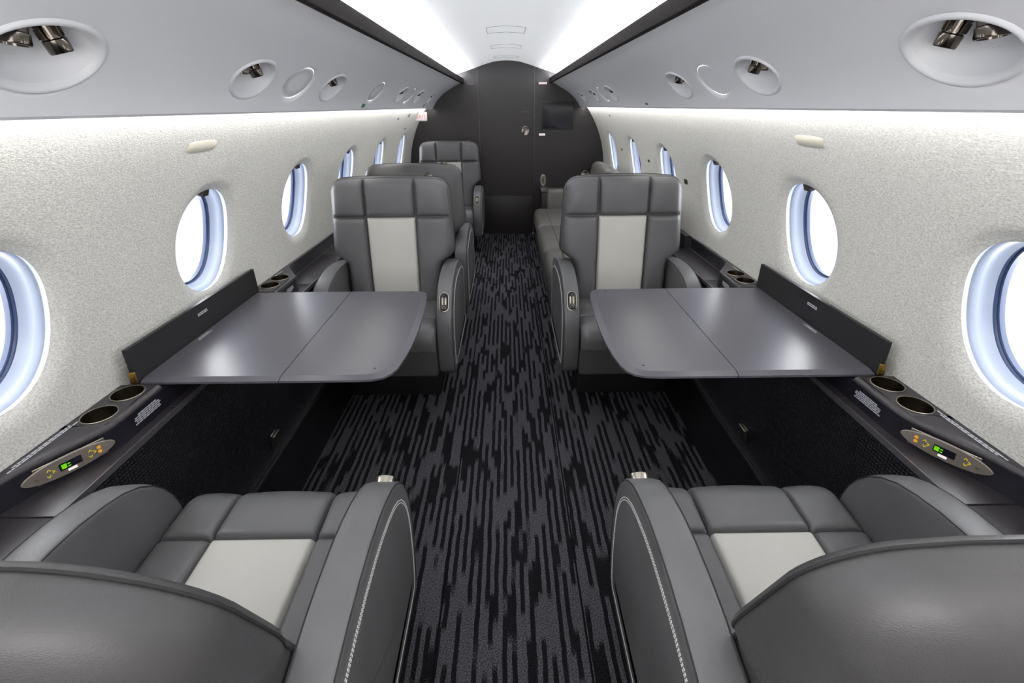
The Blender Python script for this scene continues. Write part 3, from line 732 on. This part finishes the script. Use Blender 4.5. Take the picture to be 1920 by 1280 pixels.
# ------------------------------------------------------------------ folding tables
for s, nm in ((-1, 'left'), (1, 'right')):
    te = emp('folding_table', 'dark satin folding table opened out from the %s ledge between facing seats' % nm, 'table', (s*.70, 1.555, ZL), group='folding tables')
    ya, yb, xs, xw = 1.206, 1.914, .662, 1.056
    zt = ZL+.004; tk = .013
    rim = [(xs, ya), (.55, ya), (.44, ya), (.395, ya+.003), (.365, ya+.014), (.346, ya+.036), (.335, ya+.066), (.325, ya+.13), (.3195, ya+.20), (.317, ya+.28), (.318, ya+.36), (.3215, ya+.45),
           (.327, ya+.54), (.334, ya+.62), (.340, yb-.045), (.347, yb-.020), (.360, yb-.006), (.380, yb), (.46, yb), (.56, yb), (xs, yb)]
    inn = [(xs, ya+.020), (.55, ya+.020), (.45, ya+.020), (.412, ya+.022), (.388, ya+.030), (.371, ya+.046), (.359, ya+.072), (.348, ya+.134), (.342, ya+.20), (.3395, ya+.28), (.340, ya+.36), (.3435, ya+.45),
           (.349, ya+.54), (.355, ya+.62), (.360, yb-.046), (.365, yb-.026), (.375, yb-.014), (.392, yb-.010), (.46, yb-.010), (.56, yb-.010), (xs, yb-.010)]
    def leaf(outer, inner, name):
        n = len(outer); V = [(s*x, y, zt) for x, y in inner]+[(s*x, y, zt-.0065) for x, y in outer]+[(s*x, y, zt-tk) for x, y in outer]
        F = [tuple(range(n)), tuple(range(3*n-1, 2*n-1, -1))]
        for k in range(2):
            for i in range(n-1): F.append((k*n+i, k*n+i+1, (k+1)*n+i+1, (k+1)*n+i))
        F.append((0, n, 2*n, 3*n-1, 2*n-1, n-1))
        return mobj(name, V, F, TABLEM, te, local=False, angle=12)
    leaf([(x-.0012*(x == xs), y) for x, y in rim], [(x-.0012*(x == xs), y) for x, y in inn], 'flip_leaf')
    xs2 = xs+.0012
    leaf([(xs2, yb), (.86, yb), (xw, yb), (xw, ya), (.86, ya), (xs2, ya)], [(xs2, yb-.010), (.86, yb-.010), (xw, yb-.010), (xw, ya+.020), (.86, ya+.020), (xs2, ya+.020)], 'fixed_leaf')
    for (x, y) in ((.40, ya+.055), (.405, yb-.032)):
        mb = MB(); mb.lathe([(.0035, 0), (.0035, .0012), (.001, .0016)], Matrix.Translation((s*x, y, zt)), 14); mb.build('rubber_stop', BLACK, te, local=False)
    # upright lid against the wall
    mb = MB()
    a0, a1 = 1.200, 1.922
    xb, xt = 1.058, 1.074; zb, zt2 = ZL+.002, ZL+.103
    V = [(s*xb, a0, zb), (s*(xb+.012), a0, zb), (s*xt, a0, zt2), (s*(xt-.012), a0, zt2)]; V += [(x, a1, z) for x, _, z in V]
    mb.add(V, [(0, 1, 2, 3), (4, 7, 6, 5), (0, 3, 7, 4), (1, 5, 6, 2), (3, 2, 6, 7), (0, 4, 5, 1)])
    li = mb.build('lid', dark_veneer('lid_black_'+nm, srgb(18, 17, 19), srgb(26, 24, 27), .4, (3, .4, 3)), te, local=False, smooth=False)
    print_lines([.055, .055], (s*(xt-.0145), 1.545, zt2-.032), (0, s*-1, 0), (0, 0, 1), .0038, 'placard_print', li)
    print_lines([.075, .06], (s*1.040, 1.50, zt+.0006), (0, 1, 0), (-s, 0, 0), .004, 'placard_print', te)
    mb = MB(); x0, x1 = sorted((s*1.055, s*1.074)); mb.bbox((x0, a0-.006, ZL+.001), (x1, a0+.001, ZL+.036), .002)
    for k in range(3): mb.lathe([(.0022, 0), (.0022, .003)], Matrix.Translation((s*1.065, a0-.0055, ZL+.008+k*.011)) @ Matrix.Rotation(PI/2, 4, 'X'), 10)
    mb.build('hinge', BRASS, te, local=False)
    mb = MB(); x0, x1 = sorted((s*.72, s*.984)); mb.bbox((x0, 1.30, zt-.045), (x1, 1.335, zt-tk-.001), .004); mb.bbox((x0, 1.775, zt-.045), (x1, 1.81, zt-tk-.001), .004)
    mb.build('slide_rail', SEATBASE, te, local=False)

# ------------------------------------------------------------------ seats
def halfw(z, top):                               # backrest half width against height
    hi = .318*HWK[0]
    if z >= .74: return hi-.020*(z-.74)/(top-.74)
    if z >= .66: return .252+(hi-.252)*(math.sin(smooth01((z-.66)/.08)*PI/2))
    return .252
HWK = [1.]
def make_seat(name, label, loc, rz, top, lean, aside, hook=True, group='leather cabin seats', rear_round=.085, rc=.075, padk=1., wk=1.):
    e = emp(name, label, 'seat', loc, rz, group); HWK[0] = wk
    def ztop(x, w):
        d = abs(x)-(w-rc)
        return top-(rc-math.sqrt(max(0, rc*rc-d*d)) if d > 0 else 0)-.010*(x/.3)**2
    yb_, yt_ = -.375, -.375-lean
    def yfront(z): return yb_+(yt_-yb_)*(z-.44)/(top-.44)
    # --- back shell: lofted outline layers
    FZ = [0, .08, .18, .28, .38, .44, .48, .51, .54, .57, .60, .63, .66, .70, .76, .83, .91]
    def outl(ins, zlow=.36):
        rr = max(rc-ins*.25, .03); tp = top-ins; zc_ = tp-rr-.008
        k_ = lambda z: halfw(z+ins*.5, top)-ins
        right = [(k_(zlow+(zc_-zlow)*f), zlow+(zc_-zlow)*f) for f in FZ]
        hw = k_(zc_)
        right += [(hw-rr+rr*math.cos(a), zc_+rr*math.sin(a)) for a in frange(0, PI/2*.98, 10)]
        topm = [(x, tp-.010*(x/.3)**2) for x in frange(hw-rr, -(hw-rr), 8)][1:-1]
        return right+topm+[(-x, z) for x, z in right[::-1]]
    def thick(z): return .135+.075*smooth01((top-z)/.40)
    lay = [(.030, .000), (.012, -.004), (.003, -.014), (0, -.030), (0, -.050)]
    lay += [(rear_round*(1-math.cos(a_)), -.050-.0001-(1-.3)*math.sin(a_)*1.0) for a_ in frange(.12, PI/2*.97, 10)]
    rings = []
    def rear_y(z, q): return yfront(z)-(.050+(thick(z)-.050)*q)
    for ins, q in lay:
        R = []
        for x, z in outl(ins):
            if q >= -.0501: y = yfront(z)+q
            else: y = rear_y(z, min(1, (-q-.0501)/.7))
            R.append(Vector((x, y, z)))
        rings.append(R)
    mb = MB(); loft(mb, rings)
    def capgrid(R, bulge, n=14):
        m = len(R)//2; V = []
        for i in range(m+1):
            A, B = R[i], R[len(R)-1-i]
            for j in range(n+1):
                t = j/n; P = A.lerp(B, t); P.y -= bulge*4*t*(1-t)*smooth01((m-i)/4.); V.append(P)
        mb.add(V, [(i*(n+1)+j, (i+1)*(n+1)+j, (i+1)*(n+1)+j+1, i*(n+1)+j+1) for i in range(m) for j in range(n)])
    capgrid(rings[0], 0); capgrid(rings[-1], .014)
    n_ = len(rings[0]); 
    shell = mb.build('back_shell', GREYD, e, angle=70)
    bm = bmesh.new(); bm.from_mesh(shell.data); bmesh.ops.remove_doubles(bm, verts=bm.verts, dist=2e-5); bmesh.ops.recalc_face_normals(bm, faces=bm.faces); bm.to_mesh(shell.data); bm.free()
    for p in shell.data.polygons: p.use_smooth = True
    # --- piping round the shell
    mb = MB(); mb.tube([Vector((x, yfront(z)-(.042 if padk > .9 else .018), z)) for x, z in outl(.0005 if padk < .9 else -.0005)], .0020, 6); mb.build('piping', PIPE, shell)
    # --- front pads
    zseam = top-.200
    def pad(x0f, x1f, z0f, z1f, nm_, mat, hgt=.022, rr=.020, rl=None, rrt=None, rt=None):
        rl = rl or rr; rrt = rrt or rr; rt = rt or rr
        us = [0, .015, .035, .06, .10, .15, .22, .3, .4, .5, .6, .7, .78, .85, .90, .94, .965, .985, 1]
        mb = MB(); V = []
        for a in us:
            for b in us:
                z = z0f+(z1f-z0f)*b
                x0, x1 = x0f(z), x1f(z); x = x0+(x1-x0)*a
                zt_ = min(z1f, ztop(x, halfw(top-rc, top))-.008-.075*(1-padk)) if z1f > top-.05 else z1f
                z = z0f+(zt_-z0f)*b
                x0, x1 = x0f(z), x1f(z); x = x0+(x1-x0)*a
                dl, dr, db, dt = abs(x-x0), abs(x1-x), z-z0f, zt_-z
                def h(d, r): t = min(1, max(0, d)/r); return math.sqrt(max(0, 1-(1-t)**2))
                g = h(dl, rl)*h(dr, rrt)*h(db, rr)*h(dt, rt)
                mid = math.sin(PI*a)*math.sin(PI*b)
                V.append(Vector((x, yfront(z)-.012-(.045*(1-padk))+(.012+hgt*padk)*g+.010*mid*padk, z)))
        n = len(us); F = [(i*n+j, (i+1)*n+j, (i+1)*n+j+1, i*n+j+1) for i in range(n-1) for j in range(n-1)]
        mb.add(V, F); return mb.build(nm_, mat, e, fixn=False, angle=80)
    inn_ = lambda z: .127-.004*(top-z)
    ow = lambda z: halfw(z, top)-.010
    g_ = .0012
    pad(lambda z: -ow(z), lambda z: -inn_(z)-g_, zseam+g_, top, 'headrest_pad', GREY, rl=.035, rt=.035)
    pad(lambda z: -inn_(z)+g_, lambda z: inn_(z)-g_, zseam+g_, top, 'headrest_pad', GREY, hgt=.026, rt=.035)
    pad(lambda z: inn_(z)+g_, lambda z: ow(z), zseam+g_, top, 'headrest_pad', GREY, rrt=.035, rt=.035)
    pad(lambda z: -ow(z), lambda z: -inn_(z)-g_, .44, zseam-g_, 'back_bolster', GREY, rl=.035)
    w = pad(lambda z: -inn_(z)+g_, lambda z: inn_(z)-g_, .44, zseam-g_, 'back_panel', LIGHT, hgt=.018, rr=.012); w['label'] = 'off-white leather centre panel'
    pad(lambda z: inn_(z)+g_, lambda z: ow(z), .44, zseam-g_, 'back_bolster', GREY, rrt=.035)
    # --- seat cushion: q runs back->front then over the nose
    ZQ, Yq0, Lq, rn = .462, -.385, .430-.052, .055
    arc = rn*PI/2
    def cus(x, q, h):
        if q <= Lq: return Vector((x, Yq0+q, ZQ-.018*max(0, 1-q/Lq)+h))
        a = (q-Lq)/rn
        if a <= PI/2: return Vector((x, Yq0+Lq+(rn+h)*math.sin(a), ZQ-rn+(rn+h)*math.cos(a)))
        return Vector((x, Yq0+Lq+rn+h, ZQ-rn-(q-Lq-arc)))
    QT = Lq+arc+.052
    qs_ = Lq+rn-.155+0.0
    def cpad(x0, x1, q0, q1, nm_, mat, hgt=.014, rr=.014, rl=None, rrt=None, rq1=None):
        rl = rl or rr; rrt = rrt or rr; rq1 = rq1 or rr
        us = [0, .015, .035, .06, .10, .15, .22, .3, .4, .5, .6, .7, .78, .85, .90, .94, .965, .985, 1]
        ws = sorted(set([round(i/26., 4) for i in range(27)]+[.01, .02, .98, .99])); V = []
        for a in us:
            for b in ws:
                x = x0+(x1-x0)*a; q = q0+(q1-q0)*b
                def h(d, r): t = min(1, max(0, d)/r); return math.sqrt(max(0, 1-(1-t)**2))
                g = h(x-x0, rl)*h(x1-x, rrt)*h(q-q0, rr)*h(q1-q, rq1)
                V.append(cus(x, q, -.010+(.010+hgt)*g+.006*math.sin(PI*a)*math.sin(PI*b)))
        n = len(ws); F = [(i*n+j, (i+1)*n+j, (i+1)*n+j+1, i*n+j+1) for i in range(len(us)-1) for j in range(n-1)]
        mb = MB(); mb.add(V, F); return mb.build(nm_, mat, e, fixn=False, angle=80)
    W = .256
    cpad(-W, -.126, qs_+g_, QT, 'cushion_nose', GREY, rl=.03); cpad(-.124, .124, qs_+g_, QT, 'cushion_nose', GREY, hgt=.017); cpad(.126, W, qs_+g_, QT, 'cushion_nose', GREY, rrt=.03)
    cpad(-W, -.126, 0, qs_-g_, 'cushion_side', GREY, rl=.03); cpad(.126, W, 0, qs_-g_, 'cushion_side', GREY, rrt=.03)
    w = cpad(-.124, .124, 0, qs_-g_, 'cushion_panel', LIGHT, hgt=.012, rr=.010); w['label'] = 'off-white leather seat panel'
    mb = MB(); mb.bbox((-.252, -.40, .345), (.252, .030, .440), .012); mb.build('cushion_core', GREYD, e)
    mb = MB(); mb.bbox((-.254, -.50, .200), (.254, .006, .346), .014); mb.build('leg_rest', GREYD, e)
    mb = MB(); mb.bbox((-.236, -.60, .0), (.236, -.150, .205), .01); mb.bbox((-.24, -.56, .18), (.24, -.06, .21), .006); mb.build('pedestal', SEATBASE, e)
    mb = MB(); mb.bbox((-.254, -.655, .19), (.254, -.50, .50), .02); mb.build('rear_panel', GREYD, e)
    # --- armrests
    prof_ = [(-.655, .24), (-.655, .50), (-.648, .555), (-.625, .590), (-.58, .618), (-.52, .640), (-.45, .655), (-.38, .664), (-.31, .667), (-.25, .664), (-.19, .654), (-.14, .640), (-.10, .620), (-.065, .592),
             (-.038, .558), (-.018, .520), (-.006, .480), (.000, .440), (.002, .395), (.001, .345), (-.004, .295), (-.012, .250), (-.024, .218), (-.045, .198), (-.08, .190), (-.25, .187), (-.45, .187), (-.60, .190), (-.64, .203)]
    # resample with extra points
    def insetp(P, d):
        n = len(P); Q = []
        for i in range(n):
            a, b = P[i-1], P[(i+1) % n]; dx, dz = b[0]-a[0], b[1]-a[1]; L = math.hypot(dx, dz); Q.append((P[i][0]+dz/L*d, P[i][1]-dx/L*d))
        return Q
    for sd in (-1, 1):
        xi, xo = .257, .333
        layers = [(xi, .016), (xi, .006), (xi+.003, .0015), (xi+.008, 0), (xi+.03, -.002), (xo-.018, -.001), (xo-.008, 0), (xo-.003, .0015), (xo-.0005, .006), (xo, .016), (xo+.004, .05), (xo+.005, .09)]
        rings = []
        for x, d in layers:
            rings.append([Vector((sd*x, y, z)) for y, z in insetp(prof_, d)])
        mb = MB(); loft(mb, rings, cap0=True, cap1=True); arm = mb.build('armrest', GREY, e, angle=45)
        mb = MB()
        for xx in (xi+.0015, xo-.0015): mb.tube([Vector((sd*xx, y, z)) for y, z in insetp(prof_, .0020)], .0014, 6, closed=True)
        mb.build('piping', PIPE, arm)
        # double stitching on the outer side
        mb = MB()
        for dd in (.040, .046):
            P = insetp(prof_, dd); P = [p for p in P if True]; P = P+[P[0]]
            L = 0; segs = []
            for a, b in zip(P, P[1:]):
                l = math.hypot(b[0]-a[0], b[1]-a[1]); k = max(1, int(l/.0062))
                for q in range(k): segs.append((a[0]+(b[0]-a[0])*q/k, a[1]+(b[1]-a[1])*q/k, a[0]+(b[0]-a[0])*(q+.68)/k, a[1]+(b[1]-a[1])*(q+.68)/k))
            xx = xo+.0035 if dd > .04 else xo+.003
            for y0, z0, y1, z1 in segs:
                if max(z0, z1) < .22: continue
                dy, dz = y1-y0, z1-z0; L = math.hypot(dy, dz) or 1; ny, nz = -dz/L*.0008, dy/L*.0008
                V = [(sd*(xx+.0012), y0+ny, z0+nz), (sd*(xx+.0012), y1+ny, z1+nz), (sd*(xx+.0012), y1-ny, z1-nz), (sd*(xx+.0012), y0-ny, z0-nz)]
                V += [(sd*(xx-.001), y0+ny, z0+nz), (sd*(xx-.001), y1+ny, z1+nz), (sd*(xx-.001), y1-ny, z1-nz), (sd*(xx-.001), y0-ny, z0-nz)]
                mb.add(V, [(0, 1, 2, 3), (0, 1, 5, 4), (2, 3, 7, 6), (1, 2, 6, 5), (3, 0, 4, 7)])
        st = mb.build('stitching', STITCH, arm, smooth=False, fixn=False)
        if sd == aside:
            # control bezel on the front curve
            p = Vector((sd*(xi+xo)/2, -.047, .572)); t = Vector((0, .60, -.80)); t = Vector((0, (-.018+.065), (.520-.592))).normalized()
            nrm = Vector((0, -t.z, t.y)).normalized(); xax = Vector((1, 0, 0)); 
            M = Matrix.Translation(p+nrm*.002) @ Matrix((xax, t, xax.cross(t))).transposed().to_4x4()
            if (xax.cross(t)).dot(nrm) < 0: M = Matrix.Translation(p+nrm*.002) @ Matrix((-xax, t, (-xax).cross(t))).transposed().to_4x4()
            def stad(w_, l_, z): 
                P = [(w_*math.cos(a), l_+w_*math.sin(a)) for a in frange(0, PI, 12)]+[(w_*math.cos(a), -l_+w_*math.sin(a)) for a in frange(PI, 2*PI, 12)]
                return [M @ Vector((x, y, z)) for x, y in P]
            mb = MB(); loft(mb, [stad(.0225, .024, -.012), stad(.0235, .024, .001), stad(.0225, .024, .004), stad(.0195, .024, .0045), stad(.0185, .024, .0005), stad(.018, .024, -.006)], cap1=False)
            bz = mb.build('control_bezel', NICKEL, arm, angle=40)
            mb = MB(); loft(mb, [stad(.0187, .024, .0003), stad(.017, .024, -.001)], cap1=True); mb.build('recess', BLACK, bz)
            mb = MB(); mb.bbox((-.012, -.022, -.001), (-.002, .016, .006), .003, M); mb.bbox((.002, -.022, -.001), (.012, .016, .006), .003, M); mb.build('recline_lever', NICKEL, bz)
            mb = MB(); mb.lathe([(.005, -.001), (.005, .003), (.003, .004)], M @ Matrix.Translation((-.006, .030, 0)), 14); mb.lathe([(.005, -.001), (.005, .003), (.003, .004)], M @ Matrix.Translation((.006, .030, 0)), 14)
            mb.build('swivel_button', DNICKEL, bz)
    if hook:
        hx = aside*.195; z0 = top-.012; y0 = yfront(top)-.05
        mb = MB(); mb.bbox((hx-.022, y0-.012, z0+.003), (hx+.022, y0+.012, z0+.014), .004)
        mb.tube([Vector((hx+.014*math.cos(a), y0, z0+.010+.016*math.sin(a))) for a in frange(0, PI, 10)], .0028, 8)
        mb.build('coat_hook', DNICKEL, e)
    else:
        # pull ring recessed high in the rear shell
        z0 = top-.135; y0 = yfront(z0)-thick(z0)*1.0
        M = Matrix.Translation((0, y0-.006, z0)) @ Matrix.Rotation(PI/2, 4, 'X')
        mb = MB(); mb.lathe([(.020, -.012), (.024, .002), (.021, .005), (.016, .0), (.004, -.002)], M, 28); mb.build('shell_pull', DNICKEL, e)
    return e

make_seat('cabin_seat', 'grey leather seat nearest on the left, seen from behind its backrest', (-.595, .985, 0), 0, 1.018, .245, 1, hook=False, rear_round=.14, rc=.18, padk=.3, wk=.83)
make_seat('cabin_seat', 'grey leather seat nearest on the right, seen from behind its backrest', (.605, .985, 0), 0, .997, .215, -1, hook=False, rear_round=.14, rc=.11, padk=.3, wk=.89)
make_seat('cabin_seat', 'grey leather seat facing the camera right behind the left folding table', (-.598, 2.055, 0), PI, 1.105, .035, -1)
make_seat('cabin_seat', 'grey leather seat facing the camera right behind the right folding table', (.592, 2.055, 0), PI, 1.105, .035, 1)
make_seat('cabin_seat', 'grey leather seat facing away, back to back behind the left table seat', (-.595, 3.58, 0), 0, 1.10, .035, 1)
make_seat('cabin_seat', 'farthest grey leather seat facing the camera, left of the dark door', (-.595, 4.70, 0), PI, 1.105, .035, -1)

# ------------------------------------------------------------------ divan
de = emp('divan', 'long grey leather divan along the right wall, running to the bulkhead', 'sofa', (.70, 4.0, 0))
for a, b in ((2.80, 3.56), (3.565, 4.33), (4.335, 5.085)):
    mb = MB(); mb.bbox((.278, a, .215), (.86, b, .425), .055); mb.build('seat_cushion', TAUPE, de, local=False)
    mb = MB(); M = Matrix.Translation((.90, 0, .64)) @ Matrix.Rotation(.16, 4, 'Y')
    mb.bbox((-.075, a, -.26), (.075, b, .262), .055, M); mb.build('back_cushion', TAUPE, de, local=False)
mb = MB(); mb.bbox((.305, 2.81, 0.02), (.86, 5.08, .225), .02); mb.build('base', GREYD, de, local=False)
mb = MB(); mb.bbox((.425, 5.09, .05), (.93, 5.24, .605), .03); mb.build('armrest', TAUPE, de, local=False)
mb = MB(); mb.tube([(.395, 2.82, .4265), (.395, 5.07, .4265)], .002); mb.build('piping', PIPE, de, local=False)
e = emp('end_cabinet', 'small dark cabinet between the divan arm and the bulkhead', 'cabinet', (.66, 5.45, 0))
mb = MB(); mb.bbox((.372, 5.30, .0), (.94, 5.655, .545), .006); mb.build('carcass', VENEER, e, local=False)
mb = MB(); mb.bbox((.366, 5.295, .545), (.94, 5.655, .560), .003); mb.build('top', LEDGEM, e, local=False)

# ------------------------------------------------------------------ light
w = bpy.data.worlds.new('world'); sc.world = w; w.use_nodes = True
bg = w.node_tree.nodes['Background']; bg.inputs['Color'].default_value = (.95, .97, 1, 1); bg.inputs['Strength'].default_value = 1.2
def area(name, loc, rot, sx, sy, e_, col=(1, 1, 1)):
    l = bpy.data.lights.new(name, 'AREA'); l.shape = 'RECTANGLE'; l.size = sx; l.size_y = sy; l.energy = e_; l.color = col
    o = bpy.data.objects.new(name, l); COL.objects.link(o); o.location = loc; o.rotation_euler = rot; return o
area('fill_light', (0, -.65, 1.30), (math.radians(96), 0, 0), 1.2, .7, 16, (1, .98, .95))  # unseen fill lamp added behind the camera to brighten seat backs and panels

sc.view_settings.view_transform = 'Standard'; sc.view_settings.look = 'None'
sc.view_settings.exposure = .1; sc.view_settings.gamma = 1.
sc.cycles.use_denoising = True
try: sc.cycles.denoiser = 'OPENIMAGEDENOISE'
except Exception: pass
sc.cycles.max_bounces = 10; sc.cycles.diffuse_bounces = 6; sc.cycles.caustics_reflective = False; sc.cycles.caustics_refractive = False
sc.cycles.sample_clamp_indirect = 6.
